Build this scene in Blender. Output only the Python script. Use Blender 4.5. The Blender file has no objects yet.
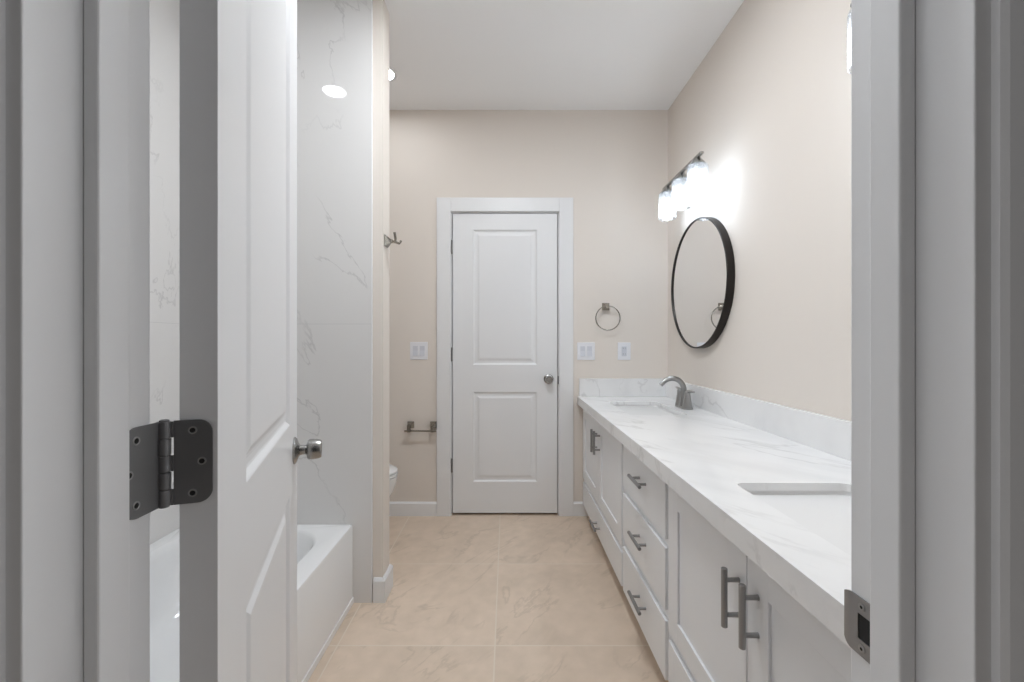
import bpy, bmesh, math, random
from mathutils import Vector, Matrix

random.seed(7)
S = bpy.context.scene
C = S.collection
PI = math.pi

# ------------------------------------------------------------------ camera, world, exposure
cam_d = bpy.data.cameras.new('camera')
cam = bpy.data.objects.new('camera', cam_d)
C.objects.link(cam)
cam.location = (0, 0, 1.17)
cam.rotation_euler = (PI / 2, 0, 0)
cam_d.sensor_width = 36.0
cam_d.lens = 440.0 / 1024.0 * 36.0
cam_d.shift_x = 5.0 / 1024.0
cam_d.clip_start = 0.02
S.camera = cam

WORLD_LOW, WORLD_SIDE = 0.012, 0.84    # dim grey light of the hall the camera stands in, brighter from its sides
BULB = 60.0           # emission of one vanity bulb
CAN = 47.0            # emission of the recessed lights
DISC = 60.0           # emission of the added, unseen ceiling fill light
w = bpy.data.worlds.new('world')
S.world = w
w.use_nodes = True
bgn = w.node_tree.nodes['Background']
bgn.inputs[0].default_value = (0.97, 0.98, 1.0, 1)
wn, wl = w.node_tree.nodes, w.node_tree.links
wtc = wn.new('ShaderNodeTexCoord')
wsx = wn.new('ShaderNodeSeparateXYZ')
wl.new(wtc.outputs['Generated'], wsx.inputs[0])
prev = wsx.outputs['Y']
for op, arg in (('ABSOLUTE', None), ('SUBTRACT', 'rev'), ('POWER', 2.0), ('MULTIPLY', WORLD_SIDE), ('ADD', WORLD_LOW)):
    wm = wn.new('ShaderNodeMath')
    wm.operation = op
    if arg == 'rev':
        wm.inputs[0].default_value = 1.0
        wl.new(prev, wm.inputs[1])
    else:
        wl.new(prev, wm.inputs[0])
        if arg is not None:
            wm.inputs[1].default_value = arg
    prev = wm.outputs[0]
wl.new(prev, bgn.inputs[1])

vs = S.view_settings
vs.view_transform = 'Standard'
vs.look = 'None'
vs.gamma = 1.0
vs.use_curve_mapping = False
vs.exposure = 0.27
try:
    S.cycles.use_denoising = True
    S.cycles.max_bounces = 14
    S.cycles.diffuse_bounces = 8
    S.cycles.glossy_bounces = 6
    S.cycles.transmission_bounces = 8
    S.cycles.transparent_max_bounces = 16
    S.cycles.sample_clamp_indirect = 6.0
    S.cycles.caustics_reflective = False
    S.cycles.caustics_refractive = False
except Exception:
    pass

# ------------------------------------------------------------------ materials
def mat(name, col, rough=0.5, metal=0.0, spec=0.5, coat=0.0):
    m = bpy.data.materials.new(name)
    m.use_nodes = True
    b = m.node_tree.nodes['Principled BSDF']
    b.inputs['Base Color'].default_value = (*col, 1)
    b.inputs['Roughness'].default_value = rough
    b.inputs['Metallic'].default_value = metal
    b.inputs['Specular IOR Level'].default_value = spec
    b.inputs['Coat Weight'].default_value = coat
    return m

def nodes(m):
    nt = m.node_tree
    return nt, nt.nodes, nt.links, nt.nodes['Principled BSDF']

def N(ns, t, **kw):
    n = ns.new(t)
    for k, v in kw.items():
        if k.startswith('i_'):
            n.inputs[k[2:].replace('_', ' ')].default_value = v
        else:
            setattr(n, k, v)
    return n

def math_node(ns, ls, op, a, b=None, clamp=False):
    n = ns.new('ShaderNodeMath')
    n.operation = op
    n.use_clamp = clamp
    for k, v in ((0, a), (1, b)):
        if v is None:
            continue
        if isinstance(v, (int, float)):
            n.inputs[k].default_value = v
        else:
            ls.new(v, n.inputs[k])
    return n.outputs[0]

def bumpy(m, scale, strength, dist=0.001, detail=3, var=0.0):
    """fine surface grain, and if var a faint tonal mottling"""
    nt, ns, ls, b = nodes(m)
    tc = ns.new('ShaderNodeTexCoord')
    no = N(ns, 'ShaderNodeTexNoise', i_Scale=scale, i_Detail=detail)
    ls.new(tc.outputs['Object'], no.inputs['Vector'])
    bu = N(ns, 'ShaderNodeBump', i_Strength=strength, i_Distance=dist)
    ls.new(no.outputs['Fac'], bu.inputs['Height'])
    ls.new(bu.outputs[0], b.inputs['Normal'])
    if var:
        c = b.inputs['Base Color'].default_value[:]
        n2 = N(ns, 'ShaderNodeTexNoise', i_Scale=2.5, i_Detail=2.0)
        ls.new(tc.outputs['Object'], n2.inputs['Vector'])
        mx = N(ns, 'ShaderNodeMix', data_type='RGBA')
        mx.inputs['A'].default_value = tuple(x * (1 - var) for x in c[:3]) + (1,)
        mx.inputs['B'].default_value = tuple(min(1, x * (1 + var)) for x in c[:3]) + (1,)
        ls.new(n2.outputs['Fac'], mx.inputs['Factor'])
        ls.new(mx.outputs['Result'], b.inputs['Base Color'])
    return m

def veins(ns, ls, vec, scale, width, sparse, distort, stretch=(1, 1, 1), rot=(0, 0, 0)):
    mp = ns.new('ShaderNodeMapping')
    mp.inputs['Scale'].default_value = stretch
    mr = ns.new('ShaderNodeMapping')
    mr.inputs['Rotation'].default_value = rot
    ls.new(vec, mr.inputs['Vector'])
    ls.new(mr.outputs[0], mp.inputs['Vector'])
    n1 = N(ns, 'ShaderNodeTexNoise', i_Scale=scale, i_Detail=6.0, i_Roughness=0.55, i_Distortion=distort)
    ls.new(mp.outputs[0], n1.inputs['Vector'])
    d = math_node(ns, ls, 'ABSOLUTE', math_node(ns, ls, 'SUBTRACT', n1.outputs['Fac'], 0.5))
    v = math_node(ns, ls, 'SUBTRACT', 1.0, math_node(ns, ls, 'DIVIDE', d, width), clamp=True)
    n2 = N(ns, 'ShaderNodeTexNoise', i_Scale=scale * 1.3, i_Detail=2.0)
    mp2 = ns.new('ShaderNodeMapping')
    mp2.inputs['Location'].default_value = (3.1, 7.7, 1.3)
    ls.new(vec, mp2.inputs['Vector'])
    ls.new(mp2.outputs[0], n2.inputs['Vector'])
    g = N(ns, 'ShaderNodeMapRange')
    ls.new(n2.outputs['Fac'], g.inputs['Value'])
    g.inputs['From Min'].default_value = sparse
    g.inputs['From Max'].default_value = sparse + 0.14
    return math_node(ns, ls, 'MULTIPLY', v, g.outputs[0])

def mix_col(ns, ls, fac, a, b):
    mx = N(ns, 'ShaderNodeMix', data_type='RGBA')
    for k, v in (('Factor', fac), ('A', a), ('B', b)):
        if isinstance(v, tuple):
            mx.inputs[k].default_value = (*v, 1)
        else:
            ls.new(v, mx.inputs[k])
    return mx.outputs['Result']

M = {}
M['wall'] = bumpy(mat('wall_paint', (0.73, 0.675, 0.62), 0.75, spec=0.3), 180, 0.12, 0.0006)
M['ceiling'] = bumpy(mat('ceiling_paint', (0.88, 0.885, 0.89), 0.85, spec=0.2), 140, 0.12, 0.0006)
M['white'] = bumpy(mat('white_semi_gloss', (0.76, 0.765, 0.775), 0.35), 60, 0.03, 0.0005)
M['door'] = bumpy(mat('white_door_paint', (0.77, 0.777, 0.79), 0.38), 60, 0.03, 0.0005)
M['cabinet'] = bumpy(mat('white_cabinet_lacquer', (0.775, 0.79, 0.81), 0.35), 80, 0.02, 0.0004)
M['porcelain'] = bumpy(mat('white_porcelain', (0.76, 0.76, 0.76), 0.14), 4, 0.02, 0.0004)
M['tubw'] = bumpy(mat('white_tub_enamel', (0.80, 0.805, 0.81), 0.12), 4, 0.02, 0.0004)
M['plastic'] = bumpy(mat('white_plastic', (0.78, 0.79, 0.83), 0.3), 60, 0.02, 0.0003)
M['rocker'] = bumpy(mat('white_rocker', (0.62, 0.64, 0.70), 0.28), 60, 0.02, 0.0003)
M['slot'] = mat('grey_slot', (0.22, 0.22, 0.24), 0.5)
M['nickel'] = bumpy(mat('brushed_nickel', (0.36, 0.355, 0.345), 0.25, 1.0), 260, 0.08, 0.0003)
M['faucet'] = bumpy(mat('satin_nickel_faucet', (0.37, 0.37, 0.365), 0.30, 1.0), 260, 0.08, 0.0003)
M['accessory'] = bumpy(mat('dark_nickel', (0.32, 0.30, 0.265), 0.22, 1.0), 260, 0.08, 0.0003)
M['pull'] = bumpy(mat('satin_nickel_pull', (0.33, 0.33, 0.33), 0.36, 1.0), 260, 0.08, 0.0003)
M['hinge'] = bumpy(mat('dark_pewter_hinge', (0.21, 0.21, 0.215), 0.45, 0.65), 240, 0.12, 0.0003, var=0.1)
M['screw'] = mat('screw_steel', (0.34, 0.34, 0.34), 0.32, 0.9)
M['strike'] = bumpy(mat('steel_strike_plate', (0.30, 0.30, 0.305), 0.38, 0.9), 160, 0.12, 0.0003, var=0.12)
M['dark'] = mat('dark_recess', (0.012, 0.012, 0.012), 0.8)  # shade inside screw recesses and latch hole, put into a near-black colour
M['frame'] = bumpy(mat('black_bronze_frame', (0.022, 0.018, 0.016), 0.38, 0.5), 200, 0.05, 0.0003)
M['mirror'] = bumpy(mat('mirror_silver', (0.90, 0.90, 0.90), 0.0, 1.0), 1.0, 0.0, 0.0001)
M['caulk'] = mat('caulk_line', (0.66, 0.68, 0.71), 0.5)

# glossy white marble look shower tile
m = mat('marble_tile', (0.74, 0.74, 0.745), 0.035, spec=0.5)
nt, ns, ls, b = nodes(m)
tc = ns.new('ShaderNodeTexCoord')
v1 = veins(ns, ls, tc.outputs['Object'], 2.2, 0.007, 0.47, 0.3, (1.3, 1.3, 0.5), (0.0, 0.52, 0.0))
v2 = veins(ns, ls, tc.outputs['Object'], 0.9, 0.10, 0.47, 0.6, (1, 1, 0.7), (0.3, 0.4, 0.0))
c1 = mix_col(ns, ls, math_node(ns, ls, 'MULTIPLY', v2, 0.10), (0.73, 0.72, 0.71), (0.60, 0.595, 0.59))
c2 = mix_col(ns, ls, math_node(ns, ls, 'MULTIPLY', v1, 0.45), c1, (0.40, 0.39, 0.39))
sx = ns.new('ShaderNodeSeparateXYZ')
ls.new(tc.outputs['Object'], sx.inputs[0])
jd = math_node(ns, ls, 'ABSOLUTE', math_node(ns, ls, 'SUBTRACT', sx.outputs['Z'], 1.246))
jt = math_node(ns, ls, 'LESS_THAN', jd, 0.0012)
c3 = mix_col(ns, ls, math_node(ns, ls, 'MULTIPLY', jt, 0.6), c2, (0.55, 0.55, 0.55))
ls.new(c3, b.inputs['Base Color'])
M['tile'] = m

# quartz worktop
m = mat('white_quartz', (0.80, 0.80, 0.80), 0.16, spec=0.45)
nt, ns, ls, b = nodes(m)
tc = ns.new('ShaderNodeTexCoord')
v1 = veins(ns, ls, tc.outputs['Object'], 2.6, 0.018, 0.43, 0.3, (1.7, 0.42, 1), (0, 0, -0.62))
v2 = veins(ns, ls, tc.outputs['Object'], 2.2, 0.11, 0.40, 0.3, (1.8, 0.36, 1), (0, 0, -0.62))
c1 = mix_col(ns, ls, math_node(ns, ls, 'MULTIPLY', v2, 0.30), (0.80, 0.80, 0.80), (0.62, 0.62, 0.63))
c2 = mix_col(ns, ls, math_node(ns, ls, 'MULTIPLY', v1, 0.42), c1, (0.46, 0.45, 0.45))
ls.new(c2, b.inputs['Base Color'])
M['quartz'] = m

# beige floor tile with stone veins and pale grout
m = mat('beige_floor_tile', (0.6, 0.5, 0.4), 0.38, spec=0.4)
nt, ns, ls, b = nodes(m)
tc = ns.new('ShaderNodeTexCoord')
mp = ns.new('ShaderNodeMapping')
mp.inputs['Location'].default_value = (0.046 + 0.605 * 10, -1.69 + 0.62 * 10, 0)
ls.new(tc.outputs['Object'], mp.inputs['Vector'])
br = N(ns, 'ShaderNodeTexBrick')
br.offset = 0.0
br.squash = 1.0
for k, v in (('Scale', 1.0), ('Mortar Size', 0.0028), ('Mortar Smooth', 0.15), ('Brick Width', 0.605), ('Row Height', 0.62), ('Bias', 0.0)):
    br.inputs[k].default_value = v
br.inputs['Color1'].default_value = (0.0, 0.0, 0.0, 1)
br.inputs['Color2'].default_value = (1.0, 1.0, 1.0, 1)
ls.new(mp.outputs[0], br.inputs['Vector'])
add = N(ns, 'ShaderNodeVectorMath', operation='MULTIPLY_ADD')
ls.new(br.outputs['Color'], add.inputs[0])
add.inputs[1].default_value = (3.0, 5.0, 2.0)
ls.new(tc.outputs['Object'], add.inputs[2])
vec = add.outputs[0]
v1 = veins(ns, ls, vec, 3.2, 0.022, 0.40, 0.6, (1.5, 0.55, 1), (0, 0, 0.70))
v2 = veins(ns, ls, vec, 2.0, 0.12, 0.38, 0.6, (1.6, 0.6, 1), (0, 0, 0.70))
ng = N(ns, 'ShaderNodeTexNoise', i_Scale=16.0, i_Detail=7.0)
ls.new(tc.outputs['Object'], ng.inputs['Vector'])
nb = N(ns, 'ShaderNodeTexNoise', i_Scale=3.0, i_Detail=4.0)
ls.new(vec, nb.inputs['Vector'])
c0 = mix_col(ns, ls, nb.outputs['Fac'], (0.70, 0.567, 0.452), (0.83, 0.68, 0.558))
c0 = mix_col(ns, ls, math_node(ns, ls, 'MULTIPLY', ng.outputs['Fac'], 0.75), c0, (0.54, 0.44, 0.335))
c1 = mix_col(ns, ls, math_node(ns, ls, 'MULTIPLY', v2, 0.30), c0, (0.50, 0.41, 0.32))
c2 = mix_col(ns, ls, math_node(ns, ls, 'MULTIPLY', v1, 0.42), c1, (0.44, 0.355, 0.27))
c3 = mix_col(ns, ls, br.outputs['Fac'], c2, (0.71, 0.62, 0.52))
ls.new(c3, b.inputs['Base Color'])
bu = N(ns, 'ShaderNodeBump', i_Strength=0.25, i_Distance=0.001)
inv = math_node(ns, ls, 'SUBTRACT', 1.0, br.outputs['Fac'])
ls.new(inv, bu.inputs['Height'])
ls.new(bu.outputs[0], b.inputs['Normal'])
M['floor'] = m

def emission(name, col, strength):
    m = bpy.data.materials.new(name)
    m.use_nodes = True
    ns, ls = m.node_tree.nodes, m.node_tree.links
    ns.remove(ns['Principled BSDF'])
    e = ns.new('ShaderNodeEmission')
    e.inputs[0].default_value = (*col, 1)
    e.inputs[1].default_value = strength
    ls.new(e.outputs[0], ns['Material Output'].inputs[0])
    return m
M['bulb'] = emission('lit_bulb', (0.86, 0.99, 1.13), BULB)
M['can'] = emission('lit_recessed_lens', (0.945, 0.99, 1.035), CAN)
M['disc'] = emission('fill_light_diffuser', (0.945, 0.99, 1.035), DISC)

# clear seeded glass of the shades: mostly clear, crackled, a bit frosted
m = bpy.data.materials.new('crackled_glass')
m.use_nodes = True
ns, ls = m.node_tree.nodes, m.node_tree.links
ns.remove(ns['Principled BSDF'])
tc = ns.new('ShaderNodeTexCoord')
vo = N(ns, 'ShaderNodeTexVoronoi', feature='DISTANCE_TO_EDGE', i_Scale=85.0)
ls.new(tc.outputs['Object'], vo.inputs['Vector'])
bu = N(ns, 'ShaderNodeBump', i_Strength=0.9, i_Distance=0.003)
ls.new(vo.outputs['Distance'], bu.inputs['Height'])
tr = ns.new('ShaderNodeBsdfTransparent')
tl = ns.new('ShaderNodeBsdfTranslucent')
tl.inputs[0].default_value = (0.95, 0.95, 0.95, 1)
gl = N(ns, 'ShaderNodeBsdfGlossy', i_Roughness=0.12)
ls.new(bu.outputs[0], gl.inputs['Normal'])
r = N(ns, 'ShaderNodeMapRange')
ls.new(vo.outputs['Distance'], r.inputs['Value'])
r.inputs['From Min'].default_value = 0.0
r.inputs['From Max'].default_value = 0.12
r.inputs['To Min'].default_value = 0.27
r.inputs['To Max'].default_value = 0.12
r2 = N(ns, 'ShaderNodeMapRange')
ls.new(vo.outputs['Distance'], r2.inputs['Value'])
r2.inputs['From Max'].default_value = 0.16
r2.inputs['To Min'].default_value = 0.45
r2.inputs['To Max'].default_value = 0.98
ls.new(r2.outputs[0], tr.inputs[0])
m1 = ns.new('ShaderNodeMixShader')
ls.new(r.outputs[0], m1.inputs[0])
ls.new(tr.outputs[0], m1.inputs[1])
ls.new(tl.outputs[0], m1.inputs[2])
m2 = ns.new('ShaderNodeMixShader')
m2.inputs[0].default_value = 0.10
ls.new(m1.outputs[0], m2.inputs[1])
ls.new(gl.outputs[0], m2.inputs[2])
ls.new(m2.outputs[0], ns['Material Output'].inputs[0])
M['glass'] = m

# ------------------------------------------------------------------ mesh helpers
def box(bm, x0, x1, y0, y1, z0, z1, bev=0.0, seg=2):
    t = bmesh.new()
    bmesh.ops.create_cube(t, size=1.0)
    for v in t.verts:
        v.co = Vector((x0 + (v.co.x + .5) * (x1 - x0), y0 + (v.co.y + .5) * (y1 - y0), z0 + (v.co.z + .5) * (z1 - z0)))
    if bev:
        bmesh.ops.bevel(t, geom=t.edges[:], offset=bev, segments=seg, profile=0.5, affect='EDGES')
    merge(bm, t)
    return bm

def merge(bm, t, mtx=None):
    if mtx is not None:
        bmesh.ops.transform(t, matrix=mtx, verts=t.verts[:])
    me = bpy.data.meshes.new('tmp')
    t.to_mesh(me)
    t.free()
    bm.from_mesh(me)
    bpy.data.meshes.remove(me)

def new():
    return bmesh.new()

def frame_of(axis):
    """matrix whose local z is the given axis"""
    z = Vector(axis).normalized()
    x = Vector((0, 0, 1)).cross(z)
    if x.length < 1e-4:
        x = Vector((1, 0, 0))
    x.normalize()
    y = z.cross(x)
    return Matrix((x, y, z)).transposed().to_4x4()

def lathe(bm, prof, origin=(0, 0, 0), axis=(0, 0, 1), n=32, sx=1.0, sy=1.0, closed=False):
    """prof: list of (r, h); caps where r is 0 or at the ends unless closed loop"""
    t = bmesh.new()
    rings = []
    for r, h in prof:
        if r < 1e-6:
            rings.append([t.verts.new((0, 0, h))])
        else:
            rings.append([t.verts.new((r * sx * math.cos(2 * PI * k / n), r * sy * math.sin(2 * PI * k / n), h)) for k in range(n)])
    pairs = list(zip(rings, rings[1:]))
    if closed:
        pairs.append((rings[-1], rings[0]))
    for a, b2 in pairs:
        for k in range(n):
            k2 = (k + 1) % n
            if len(a) == 1 and len(b2) == 1:
                continue
            if len(a) == 1:
                t.faces.new((a[0], b2[k], b2[k2]))
            elif len(b2) == 1:
                t.faces.new((a[k], a[k2], b2[0]))
            else:
                t.faces.new((a[k], a[k2], b2[k2], b2[k]))
    if not closed:
        for rg in (rings[0], rings[-1]):
            if len(rg) > 1:
                t.faces.new(rg)
    bmesh.ops.recalc_face_normals(t, faces=t.faces[:])
    merge(bm, t, Matrix.Translation(origin) @ frame_of(axis))
    return bm

def tube(bm, pts, rad, n=12, cyc=False):
    """round tube through points; rad a number or one per point"""
    pts = [Vector(p) for p in pts]
    if isinstance(rad, (int, float)):
        rad = [rad] * len(pts)
    t = bmesh.new()
    rings = []
    prev = None
    L = len(pts)
    for i, p in enumerate(pts):
        if cyc:
            d = pts[(i + 1) % L] - pts[i - 1]
        else:
            d = pts[min(i + 1, L - 1)] - pts[max(i - 1, 0)]
        d.normalize()
        if prev is None:
            x = Vector((0, 0, 1)).cross(d)
            if x.length < 1e-3:
                x = Vector((1, 0, 0)).cross(d)
        else:
            x = prev - d * prev.dot(d)
        x.normalize()
        prev = x
        y = d.cross(x)
        rings.append([t.verts.new(p + (x * math.cos(2 * PI * k / n) + y * math.sin(2 * PI * k / n)) * rad[i]) for k in range(n)])
    pr = list(zip(rings, rings[1:]))
    if cyc:
        pr.append((rings[-1], rings[0]))
    for a, b2 in pr:
        for k in range(n):
            t.faces.new((a[k], a[(k + 1) % n], b2[(k + 1) % n], b2[k]))
    if not cyc:
        t.faces.new(rings[0])
        t.faces.new(rings[-1])
    bmesh.ops.recalc_face_normals(t, faces=t.faces[:])
    merge(bm, t)
    return bm

def loft(bm, rings, cap0=True, cap1=True, closed=False):
    t = bmesh.new()
    rs = [[t.verts.new(p) for p in r] for r in rings]
    n = len(rs[0])
    pr = list(zip(rs, rs[1:]))
    if closed:
        pr.append((rs[-1], rs[0]))
    for a, b2 in pr:
        for k in range(n):
            t.faces.new((a[k], a[(k + 1) % n], b2[(k + 1) % n], b2[k]))
    if cap0 and not closed:
        t.faces.new(rs[0])
    if cap1 and not closed:
        t.faces.new(rs[-1])
    bmesh.ops.recalc_face_normals(t, faces=t.faces[:])
    merge(bm, t)
    return bm

def rr(x0, x1, y0, y1, r, z, n=8):
    """rounded rectangle ring, 4*(n+1) points"""
    out = []
    for cx, cy, a0 in ((x1 - r, y1 - r, 0), (x0 + r, y1 - r, PI / 2), (x0 + r, y0 + r, PI), (x1 - r, y0 + r, 1.5 * PI)):
        for k in range(n + 1):
            a = a0 + PI / 2 * k / n
            out.append(Vector((cx + r * math.cos(a), cy + r * math.sin(a), z)))
    return out

def prism(bm, pts2, plane, d0, d1, bev=0.0):
    """extrude a 2-D outline; plane 'xz','yz','xy' and the two depths along the third axis"""
    t = bmesh.new()
    def P(a, b2, d):
        return {'xz': (a, d, b2), 'yz': (d, a, b2), 'xy': (a, b2, d)}[plane]
    v0 = [t.verts.new(P(a, b2, d0)) for a, b2 in pts2]
    v1 = [t.verts.new(P(a, b2, d1)) for a, b2 in pts2]
    n = len(v0)
    t.faces.new(v0)
    t.faces.new(v1)
    for k in range(n):
        t.faces.new((v0[k], v0[(k + 1) % n], v1[(k + 1) % n], v1[k]))
    bmesh.ops.recalc_face_normals(t, faces=t.faces[:])
    if bev:
        bmesh.ops.bevel(t, geom=t.edges[:], offset=bev, segments=2, profile=0.5, affect='EDGES')
    merge(bm, t)
    return bm

def plate_with_holes(bm, loops, z0, z1):
    """flat plate in xy with holes, filled by a 2-D curve"""
    cu = bpy.data.curves.new('tmp', 'CURVE')
    cu.dimensions = '2D'
    cu.fill_mode = 'BOTH'
    cu.extrude = (z1 - z0) / 2
    for lp in loops:
        sp = cu.splines.new('POLY')
        sp.points.add(len(lp) - 1)
        for p, q in zip(sp.points, lp):
            p.co = (q[0], q[1], 0, 1)
        sp.use_cyclic_u = True
    ob = bpy.data.objects.new('tmp', cu)
    C.objects.link(ob)
    dg = bpy.context.evaluated_depsgraph_get()
    me = bpy.data.meshes.new_from_object(ob.evaluated_get(dg))
    bpy.data.objects.remove(ob)
    bpy.data.curves.remove(cu)
    t = bmesh.new()
    t.from_mesh(me)
    bpy.data.meshes.remove(me)
    bmesh.ops.remove_doubles(t, verts=t.verts[:], dist=1e-5)
    merge(bm, t, Matrix.Translation((0, 0, (z0 + z1) / 2)))
    return bm

def origin_of(o):
    v = Vector((0, 0, 0))
    while o is not None:
        v = v + o.location
        o = o.parent
    return v

def obj(name, bm, m, parent=None, smooth=False, local=False, angle=35, label=None):
    """link a bmesh as ONE object; world coordinates unless local"""
    if parent is not None and not local:
        bmesh.ops.translate(bm, verts=bm.verts[:], vec=-origin_of(parent))
    me = bpy.data.meshes.new(name)
    bm.to_mesh(me)
    bm.free()
    me.materials.append(m)
    if not smooth:
        for p in me.polygons:
            p.use_smooth = False
    if smooth:
        for p in me.polygons:
            p.use_smooth = True
        try:
            me.set_sharp_from_angle(angle=math.radians(angle))
        except Exception:
            pass
    o = bpy.data.objects.new(name, me)
    C.objects.link(o)
    if parent is not None:
        o.parent = parent
    if label:
        o['label'] = label
    return o

def tag(o, label, cat, group=None, kind=None):
    o['label'] = label
    o['category'] = cat
    if group:
        o['group'] = group
    if kind:
        o['kind'] = kind
    return o

def thing(name, loc, label, cat, group=None, kind=None, rz=0.0):
    o = bpy.data.objects.new(name, None)
    C.objects.link(o)
    o.empty_display_size = 0.05
    o.location = loc
    o.rotation_euler = (0, 0, rz)
    return tag(o, label, cat, group, kind)

def dup(root, loc, label):
    r = root.copy()
    C.objects.link(r)
    r.location = loc
    r['label'] = label
    for ch in list(root.children):
        c = ch.copy()
        C.objects.link(c)
        c.parent = r
        for g in list(ch.children):
            d = g.copy()
            C.objects.link(d)
            d.parent = c
    return r

def struct(name, bm, m, label, cat, smooth=False):
    o = obj(name, bm, m, smooth=smooth)
    return tag(o, label, cat, kind='structure')

# ------------------------------------------------------------------ dimensions
H = 2.72              # ceiling
XW = 1.08             # right wall
XA = -1.45            # left wall (tub and toilet)
YB = 2.953            # back wall face
XL, XR = -0.363, 0.350   # entry jamb faces
YJ0, YJ1 = 0.329, 0.448  # entry jamb near and far edges
YT = 1.966            # tiled end wall of the tub
XP = -0.558           # end of the partition
XTUB = -0.688
ZC = 0.800             # worktop

# ------------------------------------------------------------------ room shell
b = new(); box(b, -1.62, 1.30, -1.3, 3.25, -0.06, 0.0)
struct('floor', b, M['floor'], 'beige stone look floor tile with pale grout lines', 'floor')
b = new(); box(b, -1.55, 1.20, 0.335, 3.10, H, H + 0.08)
struct('ceiling', b, M['ceiling'], 'flat white painted ceiling', 'ceiling')
b = new(); box(b, XW, XW + 0.12, 0.335, 3.10, 0, H)
struct('wall_right', b, M['wall'], 'beige painted wall above the long vanity', 'wall')
b = new(); box(b, XA - 0.10, XA, 0.335, 3.10, 0, H)
struct('wall_left', b, M['wall'], 'beige painted wall behind tub and toilet', 'wall')
# back wall with the recess of its door
DX0, DX1, DZ = -0.371, 0.343, 2.030
b = new()
box(b, XA, DX0 - 0.018, YB, 3.07, 0, H); box(b, DX1 + 0.018, XW, YB, 3.07, 0, H)
box(b, DX0 - 0.018, DX1 + 0.018, YB, 3.07, DZ + 0.018, H); box(b, DX0 - 0.018, DX1 + 0.018, 3.05, 3.07, 0, DZ + 0.018)
struct('wall_back', b, M['wall'], 'beige painted back wall around the closed white door', 'wall')
# front wall with the entry doorway
b = new()
box(b, XA, XL - 0.019, 0.335, 0.442, 0, H); box(b, XR + 0.019, XW, 0.335, 0.442, 0, H)
box(b, XL - 0.019, XR + 0.019, 0.335, 0.442, 2.138, H)
struct('wall_front', b, M['wall'], 'painted wall around the entry doorway', 'wall')
# partition between tub and toilet
b = new(); box(b, XA, XP, YT + 0.012, 2.088, 0, H)
struct('wall_partition', b, M['wall'], 'beige painted end of the partition between tub and toilet', 'wall')
b = new(); box(b, XA + 0.0, -0.607, YT, YT + 0.012, 0, H)
struct('wall_tub_end', b, M['tile'], 'glossy white marble look tile on the end wall of the tub', 'wall tile')
b = new(); box(b, XA, XA + 0.012, 0.454, YT, 0, H)
struct('wall_tub_back', b, M['tile'], 'glossy white marble look tile on the long wall of the tub', 'wall tile')
b = new(); box(b, XA, -0.607, 0.442, 0.454, 0, H)
struct('wall_tub_front', b, M['tile'], 'glossy white marble look tile beside the entry doorway', 'wall tile')
b = new(); box(b, -0.607, -0.6035, YT - 0.001, YT + 0.012, 0, H)
struct('trim_3', b, M['white'], 'thin pale trim along the edge of the shower tile', 'trim')

# baseboards
def bb_profile(d):   # (offset from wall, height)
    return [(0, 0), (d, 0), (d, 0.082), (d * 0.45, 0.092), (0, 0.092)]
bh = 0.014
b = new(); prism(b, [(YB - o, z) for o, z in bb_profile(bh)], 'yz', XA, -0.470)
prism(b, [(YB - o, z) for o, z in bb_profile(bh)], 'yz', 0.443, 0.59)
struct('baseboard_back', b, M['white'], 'white baseboard along the back wall', 'baseboard')
b = new()
x0, x1, y0, y1 = -0.598, XP + bh, YT + 0.012 - bh, 2.088 + bh
t = bmesh.new()
def lshape(off):
    return [(-0.598, YT + 0.012 - off), (XP + off, YT + 0.012 - off), (XP + off, 2.088 + off), (XA, 2.088 + off), (XA, 2.080), (XP - 0.008, 2.080), (XP - 0.008, 1.986), (-0.598, 1.986)]
rings = [[Vector((x, y, z)) for x, y in lshape(o)] for o, z in ((bh, 0.0), (bh, 0.096), (bh * 0.45, 0.108), (0.0, 0.108))]
loft(b, rings)
struct('baseboard_partition', b, M['white'], 'white baseboard wrapped around the end of the partition', 'baseboard')
b = new(); prism(b, [(XA + o, z) for o, z in bb_profile(bh)], 'xz', 2.088 + bh, YB - bh)
struct('baseboard_left', b, M['white'], 'white baseboard behind the toilet', 'baseboard')

# ------------------------------------------------------------------ entry door frame (trim_1)
fr = thing('trim_1', (XL, YJ1, 0), 'white painted frame of the open entry doorway', 'door frame', kind='structure')
zt = 2.118
b = new(); box(b, XL - 0.018, XL, YJ0, YJ1, 0, zt + 0.018, 0.0012)
obj('jamb', b, M['white'], fr)
b = new(); box(b, XR, XR + 0.018, YJ0, YJ1, 0, zt + 0.018, 0.0012)
obj('jamb', b, M['white'], fr)
b = new(); box(b, XL, XR, YJ0, YJ1, zt, zt + 0.018)
obj('head_jamb', b, M['white'], fr)
SP = 0.0135
b = new(); box(b, XL, XL + SP, 0.376, 0.4087, 0, zt, 0.0022, 3)
obj('door_stop', b, M['white'], fr)
b = new(); box(b, XR - SP - 0.0005, XR, 0.376, 0.4087, 0, zt, 0.0022, 3)
obj('door_stop', b, M['white'], fr)
b = new(); box(b, XL + SP, XR - SP, 0.376, 0.4087, zt - SP, zt)
obj('door_stop', b, M['white'], fr)
def casing_leg(b, x_in, sgn, y_wall, dirn, z1, wdt=0.089):
    """profiled casing: inner edge thin, outer thick; dirn is -1 towards camera, +1 into the bath"""
    pts = [(0, 0), (0, 0.012), (0.004, 0.015), (0.018, 0.015), (0.024, 0.017), (wdt - 0.004, 0.017), (wdt, 0.013), (wdt, 0)]
    prism(b, [(x_in + sgn * u, y_wall + dirn * t2) for u, t2 in pts], 'xy', 0, z1)
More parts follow.
